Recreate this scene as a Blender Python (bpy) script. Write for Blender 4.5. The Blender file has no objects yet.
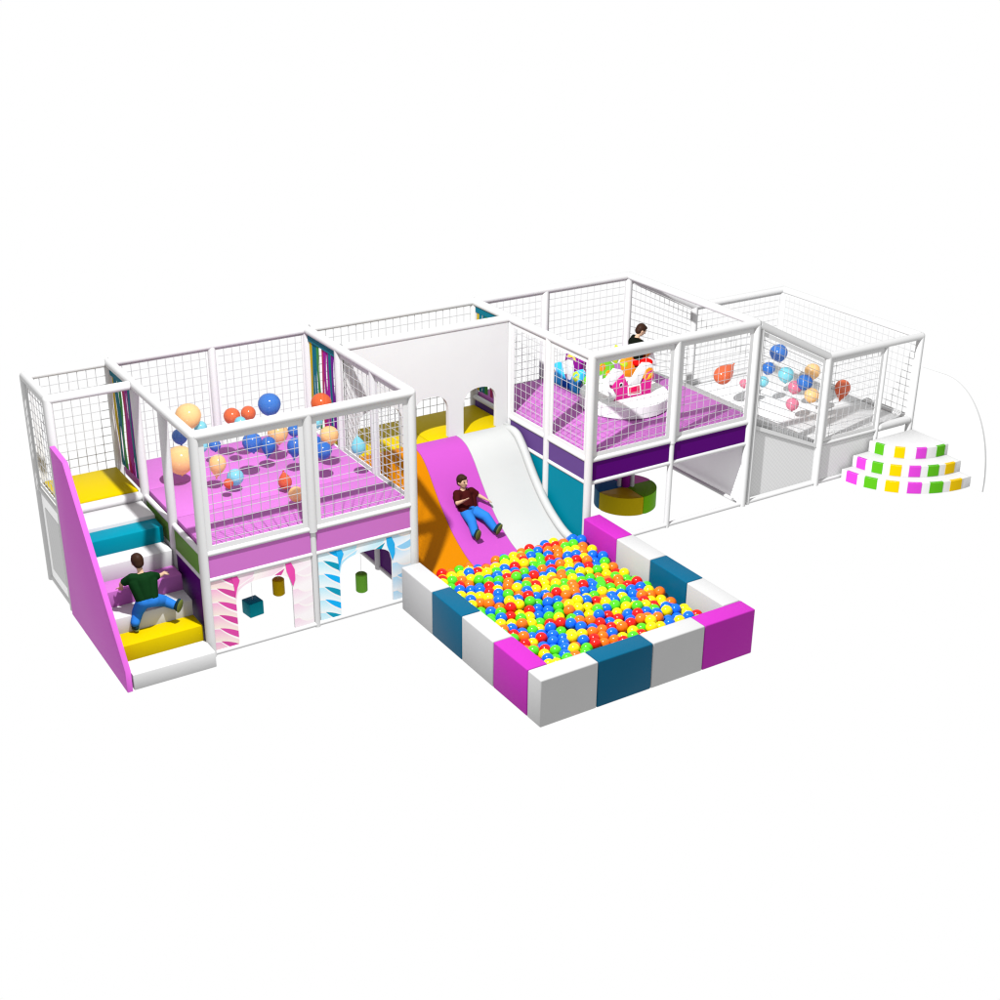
import bpy, bmesh, math, random
from mathutils import Vector, Matrix, Quaternion
random.seed(11)
SC = bpy.context.scene
COL = SC.collection
PI = math.pi

# ------------------------------------------------------------------ settings
AMB = 1.0          # even white surround: the photograph is a cut-out on plain white, no ground is seen
KEY = 7.6          # overhead key lamp (constant falloff)
D = 2.645; X1 = 2.45; XM = 1.225; XS = 4.845; X2 = 7.38; TM = 6.113; S = 0.934
YA, YB = 0.88, 1.765
H = 2.5; ZF = 1.19; ZL = 0.89; FL = 1.25
EX0, EXM, EX1, EH, EF = 8.70, 9.78, 10.45, 1.84, 0.62
ED = 2.74

# ------------------------------------------------------------------ materials
def mat(name, rgb, rough=0.5, spec=0.12, vary=0.05, bump=0.0, coat=0.0, trans=0.0, clear=0.0):
    m = bpy.data.materials.new(name); m.use_nodes = True
    nt = m.node_tree; b = nt.nodes['Principled BSDF']
    b.inputs['Roughness'].default_value = rough
    b.inputs['Specular IOR Level'].default_value = spec*.3 if spec < .21 else spec
    b.inputs['Coat Weight'].default_value = coat
    tc = nt.nodes.new('ShaderNodeTexCoord'); n = nt.nodes.new('ShaderNodeTexNoise')
    n.inputs['Scale'].default_value = 3.5; n.inputs['Detail'].default_value = 3
    nt.links.new(tc.outputs['Object'], n.inputs['Vector'])
    mx = nt.nodes.new('ShaderNodeMix'); mx.data_type = 'RGBA'
    mx.inputs['A'].default_value = (*[c * (1 - vary) for c in rgb], 1)
    mx.inputs['B'].default_value = (*[min(1, c * (1 + vary)) for c in rgb], 1)
    nt.links.new(n.outputs['Fac'], mx.inputs['Factor'])
    nt.links.new(mx.outputs['Result'], b.inputs['Base Color'])
    if bump:
        n2 = nt.nodes.new('ShaderNodeTexNoise'); n2.inputs['Scale'].default_value = 14; n2.inputs['Detail'].default_value = 2
        nt.links.new(tc.outputs['Object'], n2.inputs['Vector'])
        bp = nt.nodes.new('ShaderNodeBump'); bp.inputs['Strength'].default_value = bump; bp.inputs['Distance'].default_value = 0.01
        nt.links.new(n2.outputs['Fac'], bp.inputs['Height']); nt.links.new(bp.outputs['Normal'], b.inputs['Normal'])
    if trans:
        t = nt.nodes.new('ShaderNodeBsdfTranslucent')
        nt.links.new(mx.outputs['Result'], t.inputs['Color'])
        ms = nt.nodes.new('ShaderNodeMixShader'); ms.inputs[0].default_value = trans
        nt.links.new(b.outputs[0], ms.inputs[1]); nt.links.new(t.outputs[0], ms.inputs[2])
        out = ms.outputs[0]
        if clear:
            tp = nt.nodes.new('ShaderNodeBsdfTransparent'); m3 = nt.nodes.new('ShaderNodeMixShader'); m3.inputs[0].default_value = clear
            nt.links.new(out, m3.inputs[1]); nt.links.new(tp.outputs[0], m3.inputs[2]); out = m3.outputs[0]
        nt.links.new(out, nt.nodes['Material Output'].inputs['Surface'])
    return m

M = {}
def add(name, *a, **k): M[name] = mat(name, *a, **k)
add('padded_tube', (.43,.43,.43), .45, .12, .02)
add('white_vinyl', (.4,.4,.4), .5, .12, .02, .08)
add('white_board', (.43,.43,.43), .5, .1, .02)
add('grey_vinyl', (.48,.48,.48), .5, .1, .03, .06)
add('net_cord', (.29,.29,.295), .7, .05, .03)
add('net_tape', (.45,.45,.45), .6, .08, .02)
add('orchid_mat', (.325,.098,.315), .5, .1, .05, .1)
add('orchid_panel', (.36,.105,.335), .45, .1, .02)
add('wedge_purple', (.395,.078,.37), .45, .1, .03, .05)
add('dark_violet', (.056,.0005,.1), .4, .08, .04)
add('hazed_violet', (.07,.034,.135), .4, .1, .03)  # violet of the side bands, lightened by a haze of reflection painted in
add('leaf_green', (.085,.2,.03), .45, .1, .04)
add('yellow_vinyl', (.38,.28,.0), .42, .1, .03, .06)
add('teal_vinyl', (.0,.145,.2), .38, .14, .04, .06)
add('teal_board', (.0,.13,.185), .45, .08, .03)
add('foam_magenta', (.285,.016,.25), .45, .12, .03, .06)
add('foam_blue', (.001,.062,.12), .36, .2, .04, .06)
add('foam_white', (.325,.325,.325), .45, .14, .02, .06)
add('slide_magenta', (.285,.046,.27), .38, .14, .02, .03)
add('slide_orange', (.33,.112,.0), .4, .12, .03, .04)
add('slide_white', (.325,.33,.325), .38, .14, .02, .03)
for k, c in dict(red=(.5,.006,.004), blue=(.002,.085,.56), green=(.05,.42,.01), yellow=(.58,.47,.001), orange=(.58,.105,.004)).items():
    add('ball_' + k, c, .18, .22, .02)
for k, c in dict(peach=(.8,.54,.24), blue=(.03,.17,.52), cyan=(.22,.58,.66), orange=(.64,.13,.035), pink=(.66,.2,.3)).items():
    add('balloon_' + k, c, .14, .4, .06, 0, 0, .5, .2)
add('skin', (.4,.26,.175), .5, .1, .04)
add('hair_brown', (.022,.009,.005), .5, .2, .15)
add('shirt_green', (.003,.02,.005), .8, .05, .1, .3)
add('shirt_maroon', (.032,.004,.004), .8, .05, .1, .3)
add('shirt_black', (.004,.005,.003), .8, .05, .1, .3)
add('jeans', (.015,.11,.36), .8, .05, .18, .4)
add('red_cloth', (.45,.004,.004), .8, .05, .05, .2)
add('shoe_dark', (.006,.022,.03), .6, .1, .1)
add('shoe_sole', (.09,.11,.025), .7, .08, .08)
add('lip_red', (.15,.04,.03), .6, .08)
add('eye_dark', (.004,.003,.003), .3, .3)
add('pony_pink', (.46,.014,.18), .4, .1, .05)
add('pony_red', (.5,.005,.07), .4, .1, .03)
add('pony_white', (.58,.58,.58), .4, .1, .02)
add('pony_blue', (.03,.34,.68), .4, .1, .06)
add('pony_navy', (.0,.06,.3), .4, .1, .05)
add('pony_purple', (.17,.006,.17), .4, .1, .05)
add('pony_yellow', (.55,.4,.05), .4, .1, .05)
add('pony_orange', (.6,.2,.01), .4, .1, .06)
add('pony_green', (.12,.38,.02), .4, .1, .06)
add('pony_lime', (.34,.48,.02), .4, .1, .05)
def mesh_mat(name, a, b, sc):
    m = mat(name, a, .7, .05); nt = m.node_tree; tc = nt.nodes.new('ShaderNodeTexCoord')
    mp = nt.nodes.new('ShaderNodeMapping'); mp.inputs['Rotation'].default_value = (0, 0, 0); ck = nt.nodes.new('ShaderNodeTexChecker')
    mp.inputs['Location'].default_value = (.013, .011, .017)
    ck.inputs['Scale'].default_value = sc; ck.inputs['Color1'].default_value = (*a,1); ck.inputs['Color2'].default_value = (*b,1)
    nt.links.new(tc.outputs['Object'], mp.inputs[0]); nt.links.new(mp.outputs[0], ck.inputs['Vector'])
    nt.links.new(ck.outputs['Color'], nt.nodes['Principled BSDF'].inputs['Base Color']); M[name] = m
mesh_mat('fine_mesh', (.5,.5,.5), (.46,.46,.46), 34)
add('bright_vinyl', (.44,.44,.44), .5, .1, .02, .05)
add('bright_board', (.78,.78,.78), .5, .1, .02)
add('bag_green', (.13,.36,.03), .45, .1, .04)
add('cube_teal', (.0,.2,.25), .45, .1, .04)
add('seat_yellow', (.34,.25,.001), .45, .1, .04, .05)
add('seat_green', (.1,.29,.001), .45, .1, .04, .05)
add('seat_pink', (.5,.15,.36), .45, .1, .04, .05)
add('seat_blue', (.004,.085,.17), .45, .1, .04, .05)
add('step_magenta', (.36,.03,.33), .45, .1, .03)
add('step_green', (.055,.25,.006), .45, .1, .03)
add('step_yellow', (.46,.3,.0), .45, .1, .03)
add('strip_yellow', (.34,.24,.003), .5, .1)
add('strip_teal', (.002,.09,.13), .5, .1)
add('strip_green', (.03,.16,.03), .5, .1)
add('strip_crimson', (.26,.012,.08), .5, .1)
add('strip_purple', (.2,.004,.17), .5, .1)
add('strip_violet', (.1,.003,.16), .5, .1)

def candy(name, base_a, base_b, leaf_a, leaf_b, hi, strength, period, skew):
    """Twisted candy-cane print: U runs across the column, V along it (metres)."""
    m = bpy.data.materials.new(name); m.use_nodes = True
    nt = m.node_tree; L = nt.links; b = nt.nodes['Principled BSDF']
    b.inputs['Roughness'].default_value = .45; b.inputs['Specular IOR Level'].default_value = .1
    uv = nt.nodes.new('ShaderNodeTexCoord'); sp = nt.nodes.new('ShaderNodeSeparateXYZ'); L.new(uv.outputs['UV'], sp.inputs[0])
    def mth(op, a, c=None, clamp=False):
        n = nt.nodes.new('ShaderNodeMath'); n.operation = op; n.use_clamp = clamp
        for i, v in enumerate((a, c)):
            if v is None: continue
            if isinstance(v, (int, float)): n.inputs[i].default_value = v
            else: L.new(v, n.inputs[i])
        return n.outputs[0]
    u, v = sp.outputs[0], sp.outputs[1]
    bend = mth('MULTIPLY', mth('POWER', u, 1.7), skew)
    ph = mth('ADD', mth('DIVIDE', v, period), bend)
    t = mth('FRACT', ph)
    alt = mth('GREATER_THAN', mth('FRACT', mth('MULTIPLY', mth('FLOOR', ph), .5)), .25)
    q = mth('SUBTRACT', 1.0, mth('DIVIDE', mth('SUBTRACT', u, .24), .76), True)          # 1 at the leaf tip, 0 at the inner edge
    wid = mth('MULTIPLY', mth('SUBTRACT', 1.0, mth('POWER', q, 2.3)), .5)
    leaf = mth('MULTIPLY', mth('GREATER_THAN', t, mth('SUBTRACT', 1.0, wid)), mth('GREATER_THAN', u, .24))
    rim = mth('GREATER_THAN', t, mth('SUBTRACT', mth('SUBTRACT', 1.0, wid), mth('ADD', mth('MULTIPLY', u, .12), .05)))
    def mix(f, a, c):
        n = nt.nodes.new('ShaderNodeMix'); n.data_type = 'RGBA'
        if isinstance(f, float): n.inputs['Factor'].default_value = f
        else: L.new(f, n.inputs['Factor'])
        for k, q in (('A', a), ('B', c)):
            if isinstance(q, tuple): n.inputs[k].default_value = (*q, 1)
            else: L.new(q, n.inputs[k])
        return n.outputs['Result']
    base = mix(mth('POWER', t, .9), base_a, base_b)
    lf = mix(alt, leaf_a, leaf_b)
    c = mix(rim, base, hi)
    c = mix(mth('MULTIPLY', leaf, strength), c, lf)
    L.new(c, b.inputs['Base Color'])
    M[name] = m
WH = (.6,.57,.56)
candy('candy_pink', (.58,.52,.45), (.56,.27,.42), (.40,.035,.20), (.44,.04,.23), WH, 1.0, .158, .62)
candy('candy_pink_pale', (.6,.58,.58), (.57,.42,.5), (.6,.57,.58), (.58,.5,.54), WH, .8, .18, -.3)
candy('candy_pink_lintel', (.6,.57,.54), (.57,.4,.49), (.42,.04,.21), (.57,.45,.5), WH, 1.0, .34, .5)
candy('candy_blue', (.57,.6,.6), (.3,.52,.6), (.0,.2,.30), (.0,.27,.56), WH, 1.0, .158, .62)
candy('candy_blue_pale', (.58,.6,.62), (.27,.46,.6), (.57,.6,.61), (.14,.38,.58), WH, .9, .18, -.3)
candy('candy_blue_lintel', (.58,.6,.61), (.3,.52,.6), (.0,.2,.30), (.3,.5,.6), WH, 1.0, .34, .5)
add('candy_joint_pink', (.5,.045,.25), .45, .1, .25)
add('candy_joint_blue', (.015,.28,.55), .45, .1, .25)

# ------------------------------------------------------------------ mesh builder
class MB:
    def __init__(s): s.bm = bmesh.new(); s.uv = None
    def box(s, x0, x1, y0, y1, z0, z1, bev=0, seg=2):
        r = bmesh.ops.create_cube(s.bm, size=1)
        for v in r['verts']:
            v.co = Vector(((x0+x1)/2 + v.co.x*(x1-x0), (y0+y1)/2 + v.co.y*(y1-y0), (z0+z1)/2 + v.co.z*(z1-z0)))
        if bev:
            es = list({e for v in r['verts'] for e in v.link_edges})
            bmesh.ops.bevel(s.bm, geom=es, offset=bev, segments=seg, profile=.5, affect='EDGES')
        return s
    def frame(s, d):
        d = d.normalized(); a = Vector((0,0,1)) if abs(d.z) < .9 else Vector((1,0,0))
        x = d.cross(a).normalized(); return x, d.cross(x).normalized()
    def tube(s, p0, p1, r, n=14, r1=None, caps=True):
        p0, p1 = Vector(p0), Vector(p1); r1 = r if r1 is None else r1
        x, y = s.frame(p1 - p0)
        A = [s.bm.verts.new(p0 + (x*math.cos(2*PI*i/n) + y*math.sin(2*PI*i/n))*r) for i in range(n)]
        B = [s.bm.verts.new(p1 + (x*math.cos(2*PI*i/n) + y*math.sin(2*PI*i/n))*r1) for i in range(n)]
        for i in range(n): s.bm.faces.new((A[i], A[(i+1)%n], B[(i+1)%n], B[i]))
        if caps: s.bm.faces.new(A[::-1]); s.bm.faces.new(B)
        return s
    def path(s, pts, r, n=10):
        pts = [Vector(p) for p in pts]; rings = []
        for i, p in enumerate(pts):
            d = (pts[min(i+1, len(pts)-1)] - pts[max(i-1, 0)])
            x, y = s.frame(d)
            rings.append([s.bm.verts.new(p + (x*math.cos(2*PI*k/n) + y*math.sin(2*PI*k/n))*r) for k in range(n)])
        for a, b in zip(rings, rings[1:]):
            for k in range(n): s.bm.faces.new((a[k], a[(k+1)%n], b[(k+1)%n], b[k]))
        s.bm.faces.new(rings[0][::-1]); s.bm.faces.new(rings[-1]); return s
    def ell(s, c, rx, ry, rz, nu=16, nv=10, rot=None):
        r = bmesh.ops.create_uvsphere(s.bm, u_segments=nu, v_segments=nv, radius=1)
        for v in r['verts']:
            q = Vector((v.co.x*rx, v.co.y*ry, v.co.z*rz))
            if rot: q = rot @ q
            v.co = Vector(c) + q
        return s
    def capsule(s, p0, p1, r0, r1, n=12):
        s.tube(p0, p1, r0, n, r1); s.ell(p0, r0, r0, r0, n, 8); s.ell(p1, r1, r1, r1, n, 8); return s
    def prism(s, poly, fn, t0, t1, bev=0):
        """poly of (a,b); fn(a,b,t) -> point"""
        A = [s.bm.verts.new(fn(a, b, t0)) for a, b in poly]; B = [s.bm.verts.new(fn(a, b, t1)) for a, b in poly]
        n = len(poly); fs = []
        for i in range(n): fs.append(s.bm.faces.new((A[i], A[(i+1)%n], B[(i+1)%n], B[i])))
        fs.append(s.bm.faces.new(A[::-1])); fs.append(s.bm.faces.new(B))
        if bev:
            es = list(fs[-1].edges) + list(fs[-2].edges)
            bmesh.ops.bevel(s.bm, geom=es, offset=bev, segments=2, profile=.5, affect='EDGES')
        return s
    def lathe(s, prof, c=(0,0,0), n=28, a0=0, a1=2*PI, closed=True):
        c = Vector(c); full = abs(a1-a0-2*PI) < 1e-6; k = n if full else n+1; rings = []
        for r, z in prof:
            rings.append([s.bm.verts.new(c + Vector((r*math.cos(a0+(a1-a0)*i/n), r*math.sin(a0+(a1-a0)*i/n), z))) for i in range(k)])
        for a, b in zip(rings, rings[1:]):
            for i in range(n): s.bm.faces.new((a[i], a[(i+1)%k], b[(i+1)%k], b[i]))
        if full and closed: s.bm.faces.new(rings[0][::-1]); s.bm.faces.new(rings[-1])
        return s
    def build(s, name, m, parent=None, smooth=True, angle=40):
        bmesh.ops.recalc_face_normals(s.bm, faces=s.bm.faces)
        me = bpy.data.meshes.new(name); off = ORG.get(parent.name, Vector()) if parent else Vector()
        for v in s.bm.verts: v.co -= off
        s.bm.to_mesh(me); s.bm.free()
        for q in (m if isinstance(m, list) else [m]): me.materials.append(q)
        if smooth:
            me.polygons.foreach_set('use_smooth', [True]*len(me.polygons))
            me.set_sharp_from_angle(angle=math.radians(angle))
        o = bpy.data.objects.new(name, me); COL.objects.link(o)
        if parent: o.parent = parent; ORG[o.name] = off
        return o
ORG = {}
def tag(o, label, cat, group=None, kind=None):
    if label: o['label'] = label
    if cat: o['category'] = cat
    if group: o['group'] = group
    if kind: o['kind'] = kind
    return o
def thing(name, label, cat, loc=(0,0,0), group=None):
    o = bpy.data.objects.new(name, None); COL.objects.link(o); o.location = loc; o.empty_display_size = .2
    ORG[o.name] = Vector(loc); return tag(o, label, cat, group)
def solid(name, mb, m, loc, label, cat, group=None, **k):
    """A top-level thing that is one mesh; geometry is given in world coordinates."""
    for v in mb.bm.verts: v.co -= Vector(loc)
    o = mb.build(name, m, None, **k); o.location = loc; ORG[o.name] = Vector(loc)
    return tag(o, label, cat, group)

T = M['padded_tube']
def rail(p, a, b, r=.05, name='rail'): return MB().tube(a, b, r, 18).build(name, T, p)
def post(p, x, y, z0, z1, r=.05): 
    mb = MB().tube((x,y,z0), (x,y,z1), r, 18); mb.ell((x,y,z1), r, r, r, 18, 10)
    return mb.build('post', T, p)
def slab(p, name, m, x0, x1, y0, y1, z0, z1, bev=0.02): return MB().box(x0,x1,y0,y1,z0,z1,bev).build(name, m, p)
def net(p, A, B, C, E, s=.105, r=.0036, bord=.05, sides=(1,1,1,1), name='safety_net'):
    """quad A,B (bottom) C,E (top, above B and A); thin cords plus sewn tape borders"""
    A, B, C, E = map(Vector, (A, B, C, E))
    P = lambda u, v: (A*(1-u)+B*u)*(1-v) + (E*(1-u)+C*u)*v
    w = max((B-A).length, (C-E).length); h = max((E-A).length, (C-B).length)
    nu, nv = max(2, round(w/s)), max(2, round(h/s))
    mb = MB()
    for i in range(1, nu): mb.tube(P(i/nu,0), P(i/nu,1), r, 4, caps=False)
    for j in range(1, nv): mb.tube(P(0,j/nv), P(1,j/nv), r, 4, caps=False)
    o = mb.build(name, M['net_cord'], p, smooth=False)
    if bord:
        nrm = (B-A).cross(E-A).normalized()*.006
        bu, bv = bord/w, bord/h; mb = MB()
        def band(u0,u1,v0,v1):
            q = [P(u0,v0),P(u1,v0),P(u1,v1),P(u0,v1)]
            a = [mb.bm.verts.new(k+nrm) for k in q]; b = [mb.bm.verts.new(k-nrm) for k in q]
            mb.bm.faces.new(a); mb.bm.faces.new(b[::-1])
            for i in range(4): mb.bm.faces.new((a[i],b[i],b[(i+1)%4],a[(i+1)%4]))
        if sides[0]: band(0,1,0,bv)
        if sides[2]: band(0,1,1-bv,1)
        if sides[3]: band(0,bu,bv if sides[0] else 0,1-bv if sides[2] else 1)
        if sides[1]: band(1-bu,1,bv if sides[0] else 0,1-bv if sides[2] else 1)
        if len(mb.bm.faces): mb.build('net_border', M['net_tape'], o, smooth=False)
        else: mb.bm.free()
    return o
def panel(p, m, a, b, z0, z1, t=.018, name='panel', label=None):
    """vertical board between plan points a and b"""
    a, b = Vector((*a,0)), Vector((*b,0)); d = (b-a).normalized(); n = Vector((-d.y,d.x,0))*t/2
    mb = MB(); A = [a+n,b+n,b-n,a-n]
    lo = [mb.bm.verts.new(k+Vector((0,0,z0))) for k in A]; hi = [mb.bm.verts.new(k+Vector((0,0,z1))) for k in A]
    mb.bm.faces.new(lo[::-1]); mb.bm.faces.new(hi)
    for i in range(4): mb.bm.faces.new((lo[i],lo[(i+1)%4],hi[(i+1)%4],hi[i]))
    o = mb.build(name, m, p, smooth=False)
    if label: o['label'] = label
    return o

# ------------------------------------------------------------------ landing tower (left end)
lt = thing('landing_tower', 'narrow white netted tower with a yellow landing at the top of the foam stairs', 'play tower', (-S, D, 0))
for x, y in ((-S, D), (-S, YB)): post(lt, x, y, 0, H)
rail(lt, (-S,YB,H), (-S,D,H)); rail(lt, (-S,D,H), (-.05,D,H)); rail(lt, (-S,YB,H), (-.05,YB,H))
rail(lt, (-S,YB,ZF-.03), (-S,D,ZF-.03), .03, 'deck_rail'); rail(lt, (-S,YB,.03), (-S,D,.03), .03, 'base_rail')
slab(lt, 'landing_mat', M['yellow_vinyl'], -S+.03, -.05, YB+.05, D-.04, 1.1, 1.25)
MB().capsule((-S+.08,YB+.0,1.19), (-.08,YB+.0,1.19), .055, .055, 16).build('landing_roll', M['white_vinyl'], lt)
net(lt, (-S,YB+.05,1.22), (-S,D-.05,1.22), (-S,D-.05,2.45), (-S,YB+.05,2.45))
net(lt, (-S+.05,D,1.22), (-.05,D,1.22), (-.05,D,2.45), (-S+.05,D,2.45), sides=(0,0,0,1))
panel(lt, M['bright_board'], (-S,YB+.05), (-S,D-.05), .06, 1.12, t=.02, name='mesh_frame')
panel(lt, M['fine_mesh'], (-S-.013,YB+.17), (-S-.013,D-.17), .2, .98, t=.008, name='mesh_panel')
panel(lt, M['white_board'], (-S+.05,D), (-.05,D), .05, 1.08, name='back_panel')

# ------------------------------------------------------------------ foam stairs
fs = thing('foam_staircase', 'seven coloured foam steps with a tall sloping purple side panel, left of the candy arches', 'foam stairs', (-S/2, -.23, 0))
cols = ['white_vinyl','yellow_vinyl','white_vinyl','orchid_mat','white_vinyl','teal_vinyl','white_vinyl']
fy = [-.24,.045,.31,.57,.82,1.06,1.3,YB-.03]
for i, c in enumerate(cols):
    y0 = fy[i]; z1_ = min(.184*(i+1), 1.15)
    x1 = -.055 if i else -.04
    MB().box(-S+.012, x1, y0, min(fy[i+1]+.12, YB-.03), max(.002, z1_-.21), z1_, .012).build('step', M[c], fs)['label'] = '%s foam step' % c.split('_')[0].replace('orchid', 'pink')
MB().prism([(-.24,0),(1.66,0),(1.66,2.02),(1.2,2.0),(-.24,.24)], lambda a,b,t: (t,a,b), -S-.06, -S-.001, .006).build('side_panel', M['wedge_purple'], fs)

# ------------------------------------------------------------------ balloon tower
bt = thing('play_tower', 'white netted tower with a pink deck full of balloons above two candy archways', 'play tower', (XM, D/2, 0))
for x, y in ((0,0),(X1,0),(0,YA),(0,YB),(0,D),(X1,D),(X1,YB),(X1,YA)): post(bt, x, y, 0, H)
post(bt, XM, 0, .0, 1.16, .034); post(bt, XM, 0, 1.16, H, .052); post(bt, XM, D, 0, H)
for a, b in (((0,0),(X1,0)), ((X1,0),(X1,D)), ((X1,D),(0,D)), ((0,D),(0,0))):
    rail(bt, (*a,H), (*b,H), .052, 'top_rail')
for a, b in (((0,0),(X1,0)), ((X1,0),(X1,D)), ((X1,D),(0,D)), ((0,YB),(0,0))):
    rail(bt, (*a,ZF), (*b,ZF), .03, 'deck_rail')
for a, b in (((0,0),(X1,0)), ((X1,0),(X1,YB)), ((0,YB),(0,0))):
    rail(bt, (*a,ZL), (*b,ZL), .026, 'lower_rail'); rail(bt, (*a,.03), (*b,.03), .03, 'base_rail')
for i in range(3):
    slab(bt, 'deck_mat', M['orchid_mat'], .04, X1-.04, .035+i*.86, .035+(i+1)*.86-.004, 1.13, FL, .016)
for x0, x1 in ((.05,XM-.035),(XM+.035,X1-.05)): panel(bt, M['orchid_panel'], (x0,0), (x1,0), ZL+.02, ZF-.02, name='band_panel')
for y0, y1 in ((.05,YA-.05),(YA+.05,YB-.05)):
    panel(bt, M['leaf_green'], (0,y0), (0,y1), ZL+.02, ZF-.02, name='band_panel', label='green band panel beside the stairs')
    panel(bt, M['dark_violet'], (0,y0), (0,y1), .05, ZL-.02, name='side_panel', label='dark violet panel beside the stairs')
    panel(bt, M['orchid_panel'], (X1,y0), (X1,y1), ZL+.02, ZF-.02, name='band_panel')
    panel(bt, M['dark_violet'], (X1,y0), (X1,y1), .05, ZL-.02, name='side_panel')
for x0, x1 in ((.05,XM-.05),(XM+.05,X1-.05)):
    net(bt, (x0,0,ZF+.03), (x1,0,ZF+.03), (x1,0,H-.05), (x0,0,H-.05), bord=.055)
    net(bt, (x0,D,ZF+.03), (x1,D,ZF+.03), (x1,D,H-.05), (x0,D,H-.05), bord=.02)
for y0, y1 in ((.05,YA-.05),(YA+.05,YB-.05)):
    net(bt, (X1,y0,ZF+.03), (X1,y1,ZF+.03), (X1,y1,H-.05), (X1,y0,H-.05), bord=.05)

def arch_panel(p, x0, x1, xa, xb, name, mats, label):
    """printed board: two candy columns, a candy lintel, joints; rounded opening xa..xb"""
    bm = bmesh.new(); uvl = bm.loops.layers.uv.new('UVMap')
    z0, z1, zt, zs = .055, ZL-.022, .765, .56
    yf, yb = -.011, .011
    def face(pts, uvs, mi):
        f = bm.faces.new([bm.verts.new(q) for q in pts]); f.material_index = mi
        for l, q in zip(f.loops, uvs): l[uvl].uv = q
    def quad(ax,bx,c,d,uv,mi):      # ax,bx at bottom/top of left edge; (x, zlo, zhi)
        (xl,l0,l1),(xr,r0,r1) = ax,bx
        for y, flip in ((yf,0),(yb,1)):
            P = [(xl,y,l0),(xr,y,r0),(xr,y,r1),(xl,y,l1)]; U = [uv(q[0],q[2]) for q in P]
            if flip: P, U = P[::-1], U[::-1]
            face(P, U, mi)
    def curve(x):
        c = (xa+xb)/2; a = (xb-xa)/2; t = min(1, abs(x-c)/a)
        return zs + (zt-zs)*max(0, 1-t**2.6)**(1/2.6)
    NS = 12; xl = xa-.035; xr = xb+.035
    # columns in strips so that U can be finely curved
    quad((x0,z0,z1),(xa,z0,z1),0,0, lambda x,z: ((x-x0)/(xa-x0), z), 0)
    quad((xb,z0,z1),(x1,z0,z1),0,0, lambda x,z: ((x-xb)/(x1-xb), z), 1)
    for i in range(NS*2):
        u0 = xa+(xb-xa)*i/(NS*2); u1 = xa+(xb-xa)*(i+1)/(NS*2)
        quad((u0,curve(u0),z1),(u1,curve(u1),z1),0,0, lambda x,z: ((z1-z)/.24, (x-xa)+.44), 2 if (x0 < 9) else 0)
    def rim(pa, pb):
        face([(pa[0],yf,pa[1]),(pb[0],yf,pb[1]),(pb[0],yb,pb[1]),(pa[0],yb,pa[1])], [(0,0)]*4, 4)
    rim((xa,z0),(xa,zs)); rim((xb,zs),(xb,z0))
    for i in range(NS*2):
        u0 = xa+(xb-xa)*i/(NS*2); u1 = xa+(xb-xa)*(i+1)/(NS*2); rim((u0,curve(u0)),(u1,curve(u1)))
    rim((x0,z0),(x0,z1)); rim((x1,z1),(x1,z0)); rim((x0,z1),(x1,z1)); rim((xa,z0),(x0,z0)); rim((x1,z0),(xb,z0))
    bmesh.ops.recalc_face_normals(bm, faces=bm.faces)
    off = ORG[p.name]
    for v in bm.verts: v.co -= off
    me = bpy.data.meshes.new(name); bm.to_mesh(me); bm.free()
    for q in mats: me.materials.append(q)
    o = bpy.data.objects.new(name, me); COL.objects.link(o); o.parent = p; ORG[o.name] = off; o['label'] = label
    # the dark diagonal knots where lintel and columns meet
    for pts in ([(xa-.035,z1-.005),(xa+.03,z1-.005),(xa+.055,z1-.06),(xa+.02,z1-.15),(xa-.008,zs+.045),(xa-.012,z1-.12)],
                [(xb-.07,z1-.005),(xb-.005,z1-.005),(xb+.035,z1-.10),(xb+.035,zs+.09),(xb+.004,zs+.012),(xb-.02,zs+.09),(xb-.06,z1-.1)]):
        MB().prism(pts, lambda a,b,t: (a,t,b), -.0145, -.0125).build('candy_knot', mats[5], o, smooth=False)
    return o
arch_panel(bt, .045, XM-.04, .31, .955, 'candy_arch_panel', [M['candy_pink'],M['candy_pink_pale'],M['candy_pink_lintel'],M['candy_pink'],M['pony_white'],M['candy_joint_pink']], 'pink candy striped archway panel')
arch_panel(bt, XM+.04, X1-.05, 1.515, 2.165, 'candy_arch_panel', [M['candy_blue'],M['candy_blue_pale'],M['candy_blue_lintel'],M['candy_blue'],M['pony_white'],M['candy_joint_blue']], 'blue candy striped archway panel')

# foam shapes hung under the deck
def hang(name, mb, m, c, top, label, cat):
    t = thing(name, label, cat, c)
    mb.build('foam_body', m, t); MB().tube((c[0],c[1],top), (c[0],c[1],1.12), .0016, 6).build('cord', M['pony_white'], t)
c = (.73,.62,.065)
cm = MB(); cm.box(-.088,.088,-.088,.088,-.085,.085,.008)
bmesh.ops.rotate(cm.bm, cent=(0,0,0), matrix=Matrix.Rotation(math.radians(8),3,'Z'), verts=cm.bm.verts)
bmesh.ops.translate(cm.bm, vec=Vector((.73,.62,.095)), verts=cm.bm.verts)
hang('punch_cube', cm, M['cube_teal'], (.73,.62,.01), .18, 'teal foam cube hanging inside the pink candy arch', 'foam cube')
cm = MB(); cm.lathe([(.055,-.1),(.068,-.088),(.068,.088),(.055,.1)], (1.05,.62,.26))
hang('punch_bag', cm, M['step_yellow'], (1.05,.62,.16), .36, 'yellow foam cylinder hanging inside the pink candy arch', 'punch bag')
cm = MB(); cm.lathe([(.055,-.115),(.068,-.103),(.068,.103),(.055,.115)], (2.0,.45,.13))
hang('punch_bag', cm, M['bag_green'], (2.0,.45,.015), .245, 'green foam cylinder hanging inside the blue candy arch', 'punch bag')

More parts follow.
